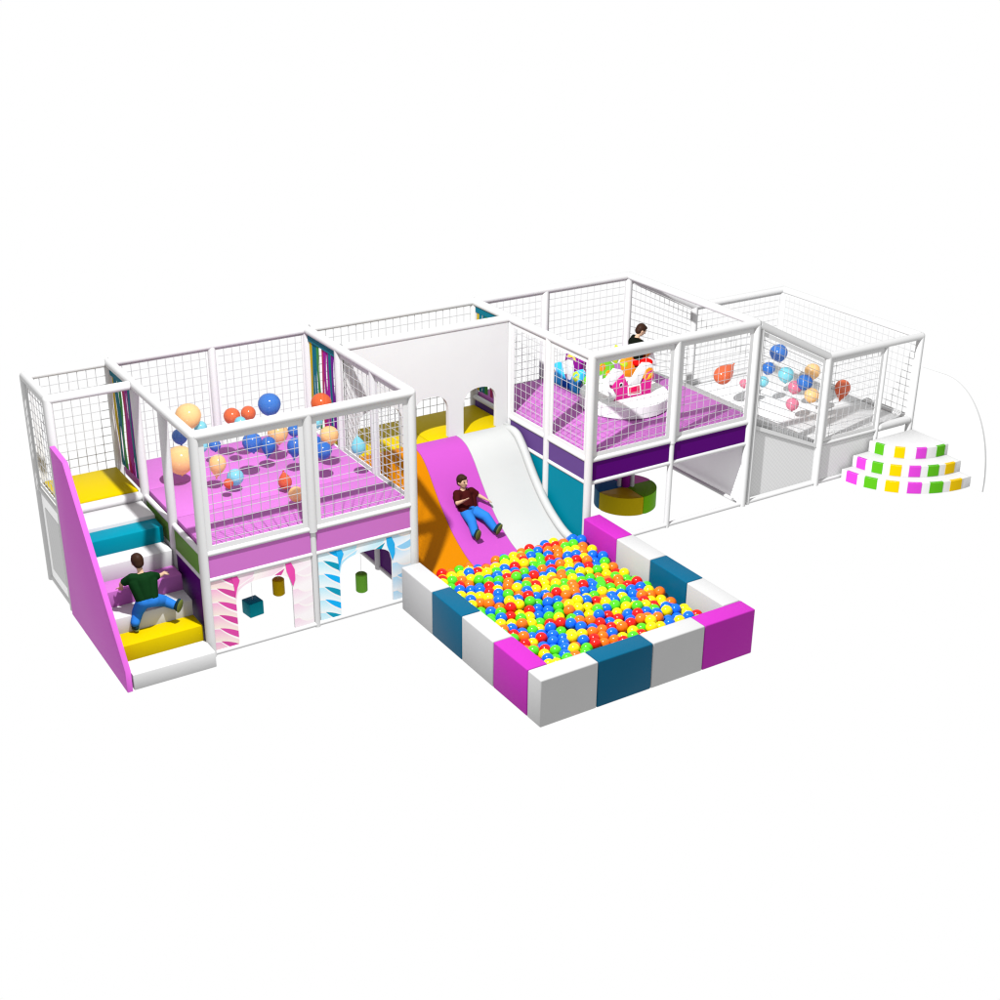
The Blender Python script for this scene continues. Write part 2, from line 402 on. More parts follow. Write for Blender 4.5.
# ------------------------------------------------------------------ strip curtains
def curtain(x, label, seed, zbot=1.3):
    rnd = random.Random(seed)
    t = thing('strip_curtain', label, 'strip curtain', (x,(YB+D)/2,ZF), 'strip curtains hung in the tower doorways')
    MB().box(x-.012, x+.012, YB+.06, D-.06, 2.37, 2.45).build('header_band', M['strip_teal'], t, smooth=False)
    seq = ['strip_yellow','strip_teal','strip_teal','strip_green',None,'strip_crimson','strip_purple','strip_purple','strip_teal','strip_violet','strip_violet']
    n = len(seq); w = (D-YB-.14)/n
    for i, c in enumerate(seq):
        if not c: continue
        y = D-.07-(i+.5)*w; ph = rnd.random()*6; mb = MB(); rows = []
        for k in range(13):
            z = 2.38 - (2.38-zbot)*k/12; a = .16*math.sin(ph+k*.6)
            dx = .006*math.sin(ph*1.7+k*.5); dy = .004*math.sin(ph+k*.6)
            hw = w*.49*math.cos(a); sx = w*.35*math.sin(a)
            rows.append([mb.bm.verts.new((x+dx-sx, y+dy-hw, z)), mb.bm.verts.new((x+dx+sx, y+dy+hw, z)),
                         mb.bm.verts.new((x+dx+sx+.004, y+dy+hw, z)), mb.bm.verts.new((x+dx-sx+.004, y+dy-hw, z))])
        for a, b in zip(rows, rows[1:]):
            for k in range(4): mb.bm.faces.new((a[k],a[(k+1)%4],b[(k+1)%4],b[k]))
        mb.bm.faces.new(rows[0]); mb.bm.faces.new(rows[-1][::-1])
        mb.build('strip', M[c], t)
curtain(0, 'coloured strip curtain in the doorway from the yellow stair landing', 3)
curtain(X1, 'coloured strip curtain in the balloon tower doorway next to the bridge', 5)
curtain(XS, 'coloured strip curtain in the carousel tower doorway, mostly hidden by the white arched wall', 8)

# ------------------------------------------------------------------ bridge with arched wall
br = thing('arched_bridge', 'white wall with arched openings and a yellow deck behind it, above the slide', 'bridge', ((X1+XS)/2, YB, 0))
rail(br, (X1+.05,YB,H), (XS-.05,YB,H), .05, 'top_rail'); rail(br, (X1+.05,D,H), (XS-.05,D,H), .05, 'top_rail')
def arch_wall():
    bm = bmesh.new(); z0, z1 = 1.09, H-.04; xs = [X1+.05]
    ops = [(2.66,3.26),(3.42,3.92),(4.14,4.63)]
    def bot(x):
        for a, b in ops:
            if a-1e-6 <= x <= b+1e-6:
                c, h = (a+b)/2, (b-a)/2; t = min(1, abs(x-c)/h); return 1.44 + .235*max(0,1-t**2.4)**(1/2.4)
        return z0
    y0, y1 = YB-.03, YB+.03
    segs = []
    cur = X1+.05
    for a, b in ops:
        segs.append((cur, a, False)); n = 20
        xsn = [(a+b)/2 - (b-a)/2*math.cos(PI*i/n) for i in range(n+1)]
        for i in range(n): segs.append((xsn[i], xsn[i+1], True))
        cur = b
    segs.append((cur, XS-.05, False))
    def V(x,y,z): return bm.verts.new((x,y,z))
    for a, b, op in segs:
        la, lb = (bot(a), bot(b)) if op else (z0, z0)
        for y in (y0,y1): bm.faces.new([V(a,y,la),V(b,y,lb),V(b,y,z1),V(a,y,z1)])
        bm.faces.new([V(a,y0,la),V(b,y0,lb),V(b,y1,lb),V(a,y1,la)])
        bm.faces.new([V(a,y0,z1),V(b,y0,z1),V(b,y1,z1),V(a,y1,z1)])
    for a, b in ops:
        for x in (a, b): bm.faces.new([V(x,y0,z0),V(x,y1,z0),V(x,y1,1.44),V(x,y0,1.44)])
    for x in (X1+.05, XS-.05): bm.faces.new([V(x,y0,z0),V(x,y1,z0),V(x,y1,z1),V(x,y0,z1)])
    bmesh.ops.remove_doubles(bm, verts=bm.verts, dist=1e-5)
    m = MB(); m.bm.free(); m.bm = bm; return m
arch_wall().build('arched_wall', M['white_board'], br, smooth=False)
for x0, x1 in ((X1+.02,3.64),(3.645,XS-.03)): slab(br, 'bridge_mat', M['yellow_vinyl'], x0, x1, YB-.01, D-.05, .98, 1.088, .012)
panel(br, M['orchid_panel'], (X1+.05,D), (XS-.05,D), .03, 1.0, name='back_panel')
net(br, (X1+.05,D,1.06), (XS-.05,D,1.06), (XS-.05,D,H-.05), (X1+.05,D,H-.05), bord=0)

# ------------------------------------------------------------------ slide
sl = thing('wide_slide', 'wide wavy slide with orange, magenta and white lanes running into the ball pit', 'slide', (3.7, .8, 0))
key = [(1.735,1.09),(1.6,1.085),(1.45,1.03),(1.3,.9),(1.15,.72),(1.0,.55),(.8,.36),(.6,.22),(.35,.1),(.1,.055),(-.25,.035)]
def cr(p0,p1,p2,p3,t): return .5*((2*p1)+(-p0+p2)*t+(2*p0-5*p1+4*p2-p3)*t*t+(-p0+3*p1-3*p2+p3)*t*t*t)
prof = []
for i in range(len(key)-1):
    k = [key[max(0,i-1)], key[i], key[i+1], key[min(len(key)-1,i+2)]]
    for j in range(5): prof.append((cr(*[q[0] for q in k], j/5), cr(*[q[1] for q in k], j/5)))
prof.append(key[-1])
def slide_z(y):
    for (ya,za),(yb,zb) in zip(prof, prof[1:]):
        if yb <= y <= ya: return za+(zb-za)*(ya-y)/(ya-yb)
    return .035
def lane(x0, x1, m, label):
    mb = MB()
    poly = prof + [(-.25,.004),(1.735,.004)]
    mb.prism(poly, lambda a,b,t: (t,a,b), x0, x1, 0)
    o = mb.build('slide_lane', m, sl, True, 30); o['label'] = label
lane(2.62, 3.375, M['slide_orange'], 'orange slide lane')
lane(3.38, 4.028, M['slide_magenta'], 'magenta slide lane')
lane(4.033, 4.735, M['slide_white'], 'white slide lane')
mb = MB(); mb.path([(4.76, y, max(.06, z-.05+.085*min(1,(1.735-y)/.3))) for y, z in prof], .055, 14); mb.build('side_lip', M['slide_white'], sl)
mb = MB(); mb.prism([(y,z+.03) for y,z in prof]+[(-.25,.004),(1.735,.004)], lambda a,b,t: (t,a,b), 4.738, 4.78); mb.build('side_skirt', M['slide_white'], sl, True, 30)

# ------------------------------------------------------------------ carousel tower
ct = thing('play_tower', 'white netted tower with a pink deck carrying the animal carousel, dark violet front band', 'play tower', ((XS+X2)/2, D/2, 0))
for x, y in ((XS,0),(X2,0),(XS,YA),(XS,YB),(XS,D),(X2,D)): post(ct, x, y, 0, H)
post(ct, TM, 0, 0, 1.16, .036); post(ct, TM, 0, 1.16, H, .05); post(ct, 5.97, D, 0, H)
for a, b in (((XS,0),(X2,0)), ((X2,0),(X2,D)), ((X2,D),(XS,D)), ((XS,D),(XS,0))): rail(ct, (*a,H), (*b,H), .052, 'top_rail')
for a, b in (((XS,0),(X2,0)), ((X2,D),(XS,D)), ((XS,D),(XS,0))): rail(ct, (*a,ZF), (*b,ZF), .034, 'deck_rail')
for a, b in (((XS,0),(X2,0)), ((XS,D),(XS,0)), ((X2,0),(X2,D))): rail(ct, (*a,ZL), (*b,ZL), .028, 'lower_rail')
for a, b in (((XS,0),(X2,0)), ((X2,0),(X2,D)), ((XS,0),(XS,D))): rail(ct, (*a,.03), (*b,.03), .03, 'base_rail')
rail(ct, (X2-.12,.05,.1), (X2-.12,D,.1), .025, 'base_rail')
for i in range(3): slab(ct, 'deck_mat', M['orchid_mat'], XS+.04, X2+.04, .035+i*.86, .035+(i+1)*.86-.004, 1.13, FL, .016)
for x0, x1 in ((XS+.05,TM-.036),(TM+.036,X2-.05)): panel(ct, M['dark_violet'], (x0,0), (x1,0), ZL+.02, ZF-.02, name='band_panel', label='dark violet front band panel')
for y0, y1 in ((.05,YA-.05),(YA+.05,YB-.05),(YB+.05,D-.05)):
    panel(ct, M['hazed_violet'], (XS,y0), (XS,y1), ZL+.02, ZF-.02, name='band_panel', label='violet side band panel with reflection haze in its colour')
    panel(ct, M['teal_board'], (XS,y0), (XS,y1), .05, ZL-.02, name='side_panel', label='teal panel beside the slide')
panel(ct, M['bright_board'], (X2,.05), (X2,D-.05), .05, ZL-.02, name='side_panel', label='white panel under the deck')
panel(ct, M['white_board'], (X2,.05), (X2,D-.05), ZL+.02, 1.13, name='band_panel')
for x0, x1 in ((XS+.05,TM-.05),(TM+.05,X2-.05)): net(ct, (x0,0,ZF+.03), (x1,0,ZF+.03), (x1,0,H-.05), (x0,0,H-.05), bord=.055)
for x0, x1 in ((XS+.05,5.92),(6.02,X2-.05)): net(ct, (x0,D,ZF+.03), (x1,D,ZF+.03), (x1,D,H-.05), (x0,D,H-.05), bord=.02)
for y0, y1 in ((.05,YA-.05),(YA+.05,YB-.05)): net(ct, (XS,y0,ZF+.03), (XS,y1,ZF+.03), (XS,y1,H-.05), (XS,y0,H-.05), bord=.055)

# round seat under the deck
rs = thing('round_seat', 'round foam seat in yellow, green, pink and blue wedges under the carousel tower', 'foam seat', (6.1,.86,0))
for a0, a1, c in ((-183,-92,'yellow'),(-92,-1,'green'),(-1,88,'pink'),(88,177,'blue')):
    mb = MB(); c0 = Vector((6.1,.86,0)); n = 16; pts = [(0,0)]+[(.41*math.cos(math.radians(a0+.4+(a1-a0-.8)*i/n)), .41*math.sin(math.radians(a0+.4+(a1-a0-.8)*i/n))) for i in range(n+1)]
    mb.prism(pts, lambda a,b,t: (6.1+a,.86+b,t), .004, .25, .008); mb.build('seat_wedge', M['seat_'+c], rs)['label'] = '%s wedge' % c
mb = MB(); mb.tube((6.1,.86,.25), (6.1,.86,1.12), .055, 20); mb.build('centre_post', M['pony_purple'], rs)
for q in (-1,1): MB().tube((6.1+q*.072,.86-q*.045,.25), (6.1+q*.072,.86-q*.045,1.12), .028, 14).build('side_pole', T, rs)

# ------------------------------------------------------------------ animal carousel
DC = Vector((6.27,1.2,FL))
cd = thing('carousel_disc', 'round white carousel platform on the pink deck under the pink pony', 'carousel', DC)
mb = MB(); mb.lathe([(.0,0.0),(.56,.0),(.585,.02),(.585,.17),(.565,.19),(0.0,.19)], DC, 48, closed=False); mb.build('turntable', M['pony_white'], cd)
mb = MB(); mb.lathe([(.1,.19),(.09,.24),(.03,.26),(.0,.26)], DC, 20, closed=False); mb.build('hub_cap', M['grey_vinyl'], cd)

def animal(name, label, base, horiz, plane, pieces, cat='rocking animal'):
    """pieces: (part, material, outline in the animal's own upright plane, half thickness, parent index)"""
    t = thing(name, label, cat, base, 'animals of the carousel'); made = []
    fn = (lambda a,b,t_: (a,plane+t_,b)) if horiz == 'x' else (lambda a,b,t_: (plane+t_,a,b))
    for nm, m, pts, hw, par in pieces:
        mb = MB(); mb.prism(pts, fn, -hw*.42, hw*.42, .004)
        o = mb.build(nm, M[m], made[par] if par is not None else t, True, 30); made.append(o)
    return t
def circ(cx, cz, r, n=12, sx=1): return [(cx+r*sx*math.cos(2*PI*i/n), cz+r*math.sin(2*PI*i/n)) for i in range(n)]
animal('rocking_pony', 'pink rocking pony with white mane, red saddle and orange striped tail on the white disc', (6.25,1.07,1.43), 'x', 1.0, [
    ('body','pony_pink',[(5.92,1.432),(5.97,1.5),(5.91,1.6),(5.89,1.65),(5.97,1.73),(6.06,1.78),(6.11,1.66),(6.16,1.59),(6.35,1.57),(6.4,1.66),(6.46,1.72),(6.54,1.75),(6.56,1.66),(6.51,1.58),(6.52,1.435)],.1,None),
    ('mane','pony_white',[(5.893,1.655),(5.81,1.69),(5.83,1.76),(5.94,1.86),(6.05,1.825),(6.062,1.783),(5.97,1.735)],.085,0),
    ('chest','pony_white',[(5.85,1.434),(5.9,1.5),(5.86,1.57),(5.905,1.6),(5.966,1.5),(5.918,1.434)],.085,0),
    ('saddle_edge','pony_white',[(6.13,1.6),(6.34,1.6),(6.36,1.46),(6.14,1.47)],.104,0),
    ('saddle','pony_red',[(6.15,1.58),(6.32,1.585),(6.335,1.48),(6.16,1.487)],.108,0),
    ('backrest','pony_white',[(6.13,1.62),(6.25,1.68),(6.33,1.8),(6.4,1.86),(6.51,1.84),(6.55,1.78),(6.47,1.795),(6.4,1.75),(6.35,1.64),(6.33,1.6),(6.15,1.603)],.09,0),
    ('tail','pony_orange',[(6.38,1.67),(6.41,1.77),(6.47,1.8),(6.54,1.77),(6.54,1.66),(6.48,1.64),(6.42,1.63)],.106,0),
    ('tail_stripe','pony_pink',[(6.41,1.66),(6.44,1.74),(6.52,1.76),(6.52,1.74),(6.455,1.72),(6.43,1.655)],.11,0),
    ('tail_stripe','pony_yellow',[(6.45,1.65),(6.475,1.7),(6.525,1.72),(6.525,1.70),(6.49,1.685),(6.47,1.65)],.11,0),
    ('eye_white','pony_white',circ(6.025,1.645,.032),.106,0), ('eye','eye_dark',circ(6.02,1.642,.022),.109,0)])
animal('rocking_pony', 'blue rocking pony with navy saddle standing on the pink deck behind the side net', (6.02,2.14,FL+.002), 'y', 6.02, [
    ('body','pony_blue',[(2.47,1.243),(2.43,1.26),(2.47,1.29),(2.45,1.34),(2.49,1.37),(2.48,1.46),(2.35,1.55),(2.32,1.5),(2.29,1.4),(2.23,1.33),(2.03,1.36),(1.98,1.46),(1.93,1.54),(1.84,1.59),(1.78,1.55),(1.79,1.46),(1.9,1.34),(1.85,1.243)],.1,None),
    ('saddle','pony_navy',[(2.24,1.34),(2.03,1.36),(2.02,1.27),(2.23,1.26)],.106,0),
    ('saddle_edge','pony_purple',[(2.23,1.255),(2.02,1.265),(2.02,1.25),(2.23,1.245)],.108,0),
    ('tail','pony_lime',[(1.95,1.52),(1.87,1.57),(1.8,1.54),(1.82,1.46),(1.9,1.4),(1.97,1.44)],.106,0),
    ('tail_stripe','pony_blue',[(1.94,1.47),(1.88,1.53),(1.83,1.52),(1.88,1.5),(1.92,1.45)],.11,0),
    ('eye_white','pony_white',circ(2.395,1.43,.036),.106,0), ('eye','eye_dark',circ(2.4,1.428,.022),.109,0)])
animal('rocking_pony', 'white rocking pony with arched purple and yellow mane behind the blue pony', (6.3,2.2,FL+.002), 'y', 6.26, [
    ('body','pony_white',[(2.42,1.245),(2.44,1.4),(2.46,1.56),(2.36,1.66),(2.22,1.66),(2.12,1.4),(1.95,1.36),(1.8,1.5),(1.72,1.5),(1.74,1.245)],.1,None),
    ('mane','pony_purple',[(2.48,1.5),(2.46,1.6),(2.36,1.68),(2.25,1.69),(2.17,1.62),(2.11,1.58),(2.13,1.45),(2.2,1.34),(2.26,1.36),(2.26,1.48),(2.3,1.56),(2.4,1.55)],.12,0),
    ('mane_stripe','pony_yellow',[(2.45,1.55),(2.42,1.6),(2.32,1.64),(2.23,1.6),(2.22,1.55),(2.3,1.6),(2.39,1.58)],.126,0),
    ('ribbon','pony_navy',[(1.98,1.52),(1.84,1.58),(1.84,1.5),(1.98,1.46)],.11,0)])
animal('rocking_dragon', 'green rocking dragon with orange spots and a lime crest left of the seated child', (6.4,1.75,FL+.002), 'x', 1.78, [
    ('body','pony_green',[(6.12,1.243),(6.15,1.42),(6.08,1.48),(6.1,1.58),(6.2,1.66),(6.3,1.7),(6.42,1.68),(6.5,1.6),(6.52,1.45),(6.6,1.243)],.1,None),
    ('crest','pony_lime',[(6.46,1.66),(6.52,1.75),(6.55,1.86),(6.59,1.78),(6.6,1.68),(6.55,1.6)],.07,0),
    ('belly','pony_yellow',[(6.3,1.25),(6.33,1.4),(6.48,1.42),(6.54,1.25)],.106,0),
    ('spot','pony_orange',circ(6.3,1.6,.055),.106,0), ('spot','pony_orange',circ(6.4,1.5,.045),.106,0),
    ('snout','pony_green',circ(6.12,1.44,.09),.105,0)])
animal('rocking_giraffe', 'orange rocking animal with a yellow belly and white rear carrying the seated child', (6.85,1.75,FL+.002), 'x', 1.72, [
    ('body','pony_orange',[(6.62,1.243),(6.64,1.5),(6.6,1.62),(6.66,1.72),(6.76,1.7),(6.8,1.52),(6.92,1.5),(6.98,1.6),(6.97,1.74),(7.04,1.74),(7.1,1.6),(7.08,1.4),(7.1,1.243)],.1,None),
    ('belly','pony_yellow',[(6.66,1.25),(6.7,1.4),(6.86,1.42),(6.92,1.25)],.106,0),
    ('rear','pony_white',[(7.0,1.5),(7.02,1.66),(7.1,1.7),(7.18,1.5)],.112,0), ('rear','pony_white',[(6.98,1.25),(7.02,1.42),(7.14,1.42),(7.18,1.25)],.112,0),
    ('ear','pony_lime',circ(6.64,1.6,.04),.106,0)])

# ------------------------------------------------------------------ ramp passage
rp = thing('ramp_passage', 'short netted passage with a slanting top rail and grey ramp right of the carousel tower', 'play passage', ((X2+EX0)/2, D/2, 0))
rail(rp, (X2+.03,0,H-.02), (EX0,0,EH), .05, 'sloping_rail'); rail(rp, (X2,D,H-.02), (EX0,ED,EH), .05, 'sloping_rail')
rail(rp, (X2+.05,0,.03), (EX0-.05,0,.03), .03, 'base_rail')
mb = MB(); mb.prism([(X2+.05,1.13),(X2+.05,1.235),(EX0+.02,EF),(EX0+.02,EF-.1)], lambda a,b,t: (a,t,b), .06, D-.05, .01); mb.build('ramp_mat', M['white_vinyl'], rp)
net(rp, (X2+.06,0,1.08), (EX0-.05,0,.56), (EX0-.05,0,EH-.04), (X2+.06,0,H-.1), bord=.055)
MB().prism([(X2+.13,.07),(EX0-.05,.07),(EX0-.05,EF-.06),(X2+.13,1.08)], lambda a,b,t: (a,t,b), .028, .036).build('mesh_panel', M['fine_mesh'], rp, smooth=False)
net(rp, (X2+.05,D,.9), (EX0-.05,ED,.6), (EX0-.05,ED,EH-.04), (X2+.05,D,H-.1), bord=.02)
post(rp, X2+.09, 0, 0, H-.08, .034)

# ------------------------------------------------------------------ low pen
lp = thing('low_pen', 'low white netted pen with a grey deck and floating balloons behind the curved steps', 'play pen', ((EX0+EX1)/2, ED/2, 0))
for x, y in ((EX0,0),(EX1,0),(EX0,ED),(EX1,ED)): post(lp, x, y, 0, EH)
post(lp, EXM, 0, 0, EH, .034)
for a, b in (((EX0,0),(EX1,0)), ((EX1,0),(EX1,ED)), ((EX1,ED),(EX0,ED))): rail(lp, (*a,EH), (*b,EH), .05, 'top_rail')
rail(lp, (EX0,0,.03), (EXM,0,.03), .03, 'base_rail'); rail(lp, (EX0,0,EF-.03), (EXM,0,EF-.03), .026, 'deck_rail')
rail(lp, (EX1,0,.03), (EX1,ED,.03), .03, 'base_rail'); rail(lp, (EX1,.05,EF), (EX1,ED,EF), .03, 'deck_rail'); rail(lp, (EX0,ED,EF), (EX1,ED,EF), .03, 'deck_rail')
for i in range(3): slab(lp, 'deck_mat', M['grey_vinyl'], EX0+.03, EX1-.04, .04+i*.885, .04+(i+1)*.885-.004, EF-.1, EF, .014)
MB().capsule((EXM+.06,0,EF-.0), (EX1-.05,0,EF-.0), .055, .055, 16).build('entry_roll', M['white_vinyl'], lp)
net(lp, (EX0+.05,0,EF), (EXM-.034,0,EF), (EXM-.034,0,EH-.05), (EX0+.05,0,EH-.05), bord=.05)
panel(lp, M['fine_mesh'], (EX0+.05,0), (EXM-.034,0), .07, EF-.06, t=.008, name='mesh_panel')
net(lp, (EX1,.05,EF+.04), (EX1,ED-.05,EF+.04), (EX1,ED-.05,EH-.05), (EX1,.05,EH-.05), bord=.02)
net(lp, (EX0+.05,ED,EF+.04), (EX1-.05,ED,EF+.04), (EX1-.05,ED,EH-.05), (EX0+.05,ED,EH-.05), bord=.02)

# ------------------------------------------------------------------ curved corner steps
cs = thing('corner_steps', 'three curved white steps with magenta, green and yellow squares before the low pen', 'foam steps', (EX1-.02,-.06,0))
CX, CY = EX1-.06, -.06
tiers = [(1.25,1.1,0,.16,[.05+.16*i for i in range(6)],.1,0),(1.06,.9,.16,.32,[.05+.165*i for i in range(6)],.1,0),(.77,.65,.32,.48,[.1+.262*i for i in range(4)],.125,1)]
for rx, ry, z0, z1, aa, wd, st in tiers:
    ring = lambda a, k, z: (CX+(rx+k)*math.cos(a), CY+(ry+k)*math.sin(a), z)
    pts = [(0,0)]+[(rx*math.cos(PI+PI/2*i/32), ry*math.sin(PI+PI/2*i/32)) for i in range(33)]+[(.0785,-ry),(.0785,0)]
    mb = MB(); mb.prism(pts, lambda a,b,t: (CX+a,CY+b,t), z0+.002, z1, .008); tier = mb.build('step_tier', M['bright_vinyl'], cs)
    seq = (['step_magenta','step_green','step_yellow']*3)[st:]
    if st: seq = ['step_green','step_yellow','step_magenta','step_green']
    for i, f in enumerate(aa):
        a0 = PI+PI/2*f; a1 = a0+PI/2*wd; m2 = MB(); rings = []
        prof2 = [(-.035,z1+.002),(-.002,z1+.002),(.004,z1-.006),(.004,z0+.008),(-.016,z0+.008),(-.035,z1-.004)]
        for k in range(7):
            a = a0+(a1-a0)*k/6; rings.append([m2.bm.verts.new(ring(a, q, z)) for q, z in prof2])
        for A, B in zip(rings, rings[1:]):
            for k in range(6): m2.bm.faces.new((A[k],A[(k+1)%6],B[(k+1)%6],B[k]))
        m2.bm.faces.new(rings[0]); m2.bm.faces.new(rings[-1][::-1])
        m2.build('colour_patch', M[seq[i]], tier, True, 30)
mb = MB()
pp = [(-.06,.0),(-.06,1.4),(-.5,1.41)] + [(-.5-.87*math.sin(t), .0+1.41*math.cos(t)**.92) for t in [PI/2*i/20 for i in range(1,20)]] + [(-1.37,0)]
mb.prism(pp, lambda a,b,t: (t,a,b), EX1+.02, EX1+.05, .006)
solid('side_screen', mb, M['white_vinyl'], (EX1+.035,-.7,0), 'white quarter round screen standing right of the curved steps', 'screen')

# ------------------------------------------------------------------ ball pit walls
def block(x0,x1,y0,y1,c,label):
    z1 = .535
    mb = MB(); mb.box(x0+.002,x1-.002,y0+.002,y1-.002,.002,z1,.014,3)
    solid('foam_block', mb, M[c], ((x0+x1)/2,(y0+y1)/2,0), label, 'foam block', 'foam blocks walling the ball pit')
W = .24; PX0, PX1, PY0 = 2.2, 4.92, -2.95
yl = [-.15,-.83,-1.46,-2.08,PY0+W]
for (a,b),c,l in zip(zip(yl,yl[1:]), ['foam_white','foam_blue','foam_white','foam_magenta'],
    ['white foam block of the pit wall touching the blue candy arch tower','blue foam block of the pit wall second from the blue candy arch','white foam block between blue and magenta ones, pit wall on candy arch side','magenta foam block of the pit wall on the candy arch side']):
    block(PX0,PX0+W,b,a,c,l)
xf = [PX0,2.88,3.56,4.235,PX1]
for (a,b),c,l in zip(zip(xf,xf[1:]), ['foam_white','foam_blue','foam_white','foam_magenta'],
    ['white corner block of the pit wall, the one nearest the viewer','blue foam block in the front wall of the ball pit','white foam block in the front wall between blue and magenta ones','magenta corner block at the right end of the pit front wall']):
    block(a,b,PY0,PY0+W,c,l)
yr = [-.16,-.82,-1.45,-2.1,PY0+W]
for (a,b),c,l in zip(zip(yr,yr[1:]), ['foam_magenta','foam_white','foam_blue','foam_white'],
    ['magenta foam block of the pit wall at the carousel tower post','white foam block of the right pit wall behind the blue one','blue foam block in the right wall of the ball pit','white foam block of the right pit wall beside the magenta corner block']):
    block(PX1-W+.0,PX1,b,a,c,l)

# ------------------------------------------------------------------ balls
BR = .065
BCOL = ['red','blue','green','yellow','orange']
bmesh_ball = {}
for c in BCOL:
    mb = MB(); mb.ell((0,0,0), BR, BR, BR, 20, 12)
    bmesh.ops.recalc_face_normals(mb.bm, faces=mb.bm.faces)
    me = bpy.data.meshes.new('pit_ball'); mb.bm.to_mesh(me); mb.bm.free(); me.materials.append(M['ball_'+c])
    me.polygons.foreach_set('use_smooth', [True]*len(me.polygons)); bmesh_ball[c] = me
CAM = Vector((-4.142,-12.148,7.486))
top, low = [], []
dx, dy = .121, .106
rnd = random.Random(4)
row = 0; y = PY0+W+BR+.01
while y < .12:
    x = PX0+W+BR+.008 + (dx/2 if row % 2 else 0)
    while x < PX1-W-BR-.004:
        px = x+rnd.uniform(-.014,.014); py = y+rnd.uniform(-.014,.014)
        base = .285+.03*math.sin(px*3.1+py*2.3)+.02*math.sin(px*7-py*5)
        edge = max(0, py+.35)/.45
        z = base*(1-.45*edge)+rnd.uniform(-.028,.034)
        if py > -.12 and (px < 2.62+BR or px > 4.62 or rnd.random() < .35*max(0,(py+.1)/.2)): x += dx; continue
        z = max(z, slide_z(py)+BR+.004 if py > -.3 else BR+.01)
        c = rnd.choices(BCOL, (15,24,19,24,18))[0]
        top.append((px,py,z,c))
        zz = z-.085
        if zz-BR > (slide_z(py) if py > -.3 else 0)+.003: low.append((px+dx*.5, py+.03, zz, rnd.choices(BCOL, (15,24,19,24,18))[0]))
        x += dx
    y += dy; row += 1
top.sort(key=lambda b: (Vector(b[:3])-CAM).length)
names = dict(red='glossy red plastic ball among the mixed balls in the pit', blue='glossy blue plastic ball among the mixed balls in the pit', green='glossy green plastic ball among the mixed balls in the pit', yellow='glossy yellow plastic ball among the mixed balls in the pit', orange='glossy orange plastic ball among the mixed balls in the pit')
for px,py,z,c in top[:300]:
    o = bpy.data.objects.new('pit_ball', bmesh_ball[c]); COL.objects.link(o); o.location = (px,py,z)
    tag(o, names[c], 'ball', 'balls filling the ball pit')
me = bpy.data.meshes.new('pit_balls_mass')
src = bmesh_ball['red']; sv = [v.co.copy() for v in src.vertices]; sf = [tuple(p.vertices) for p in src.polygons]
VV, FF, MI = [], [], []
for px,py,z,c in top[300:]+low:
    if px > PX1-W-BR or px < PX0+W+BR: continue
    k = len(VV); VV += [v+Vector((px,py,z)) for v in sv]; FF += [tuple(i+k for i in f) for f in sf]; MI += [BCOL.index(c)]*len(sf)
me.from_pydata(VV, [], FF)
me.polygons.foreach_set('material_index', MI); me.polygons.foreach_set('use_smooth', [True]*len(FF))
for c in BCOL: me.materials.append(M['ball_'+c])
o = bpy.data.objects.new('ball_mass', me); COL.objects.link(o)
tag(o, 'mass of mixed coloured plastic balls at the back and bottom of the pit', 'balls', None, 'stuff')

# ------------------------------------------------------------------ balloons
bprof = [(.0,-1.04),(.07,-1.03),(.22,-.98),(.46,-.85),(.72,-.63),(.9,-.34),(1,.04),(.95,.38),(.8,.66),(.55,.88),(.28,.98),(0,1.01)]
tprof = [(.0,-1.25),(.06,-1.22),(.2,-1.05),(.45,-.8),(.72,-.5),(.92,-.16),(1,.18),(.94,.5),(.76,.77),(.5,.95),(.24,1.04),(0,1.06)]
def balloon(x,y,z,r,c,kind,label):
    t = thing('balloon', label, 'balloon', (x,y,z), 'balloons floating above the decks')
    el = dict(r=1.0,t=1.12,u=1.12,d=1.12)[kind]
    mb = MB(); mb.lathe([(q*r*(1 if kind=='r' else .92), w*r*el) for q, w in (bprof if kind == 'r' else tprof)], (0,0,0), 24, closed=False)
    bmesh.ops.remove_doubles(mb.bm, verts=mb.bm.verts, dist=1e-5)
    rot = dict(r=Matrix.Rotation(.25*math.sin(x*9+y*5),3,'X'), t=Matrix.Rotation(.15,3,'Y'), u=Matrix.Rotation(PI-.1,3,'Y'), d=Matrix.Rotation(math.radians(-125),3,'Y'))[kind]
    bmesh.ops.rotate(mb.bm, cent=(0,0,0), matrix=rot, verts=mb.bm.verts); bmesh.ops.translate(mb.bm, vec=(x,y,z), verts=mb.bm.verts)
    o = mb.build('balloon_skin', M['balloon_'+c], t, True, 180)
    mk = MB(); kz = 1.0 if kind == 'r' else 1.22
    mk.tube((0,0,-kz*r*el), (0,0,-(kz+.1)*r*el), .008, 8, .013)
    bmesh.ops.rotate(mk.bm, cent=(0,0,0), matrix=rot, verts=mk.bm.verts); bmesh.ops.translate(mk.bm, vec=(x,y,z), verts=mk.bm.verts)
    mk.build('knot', M['balloon_'+c], t)
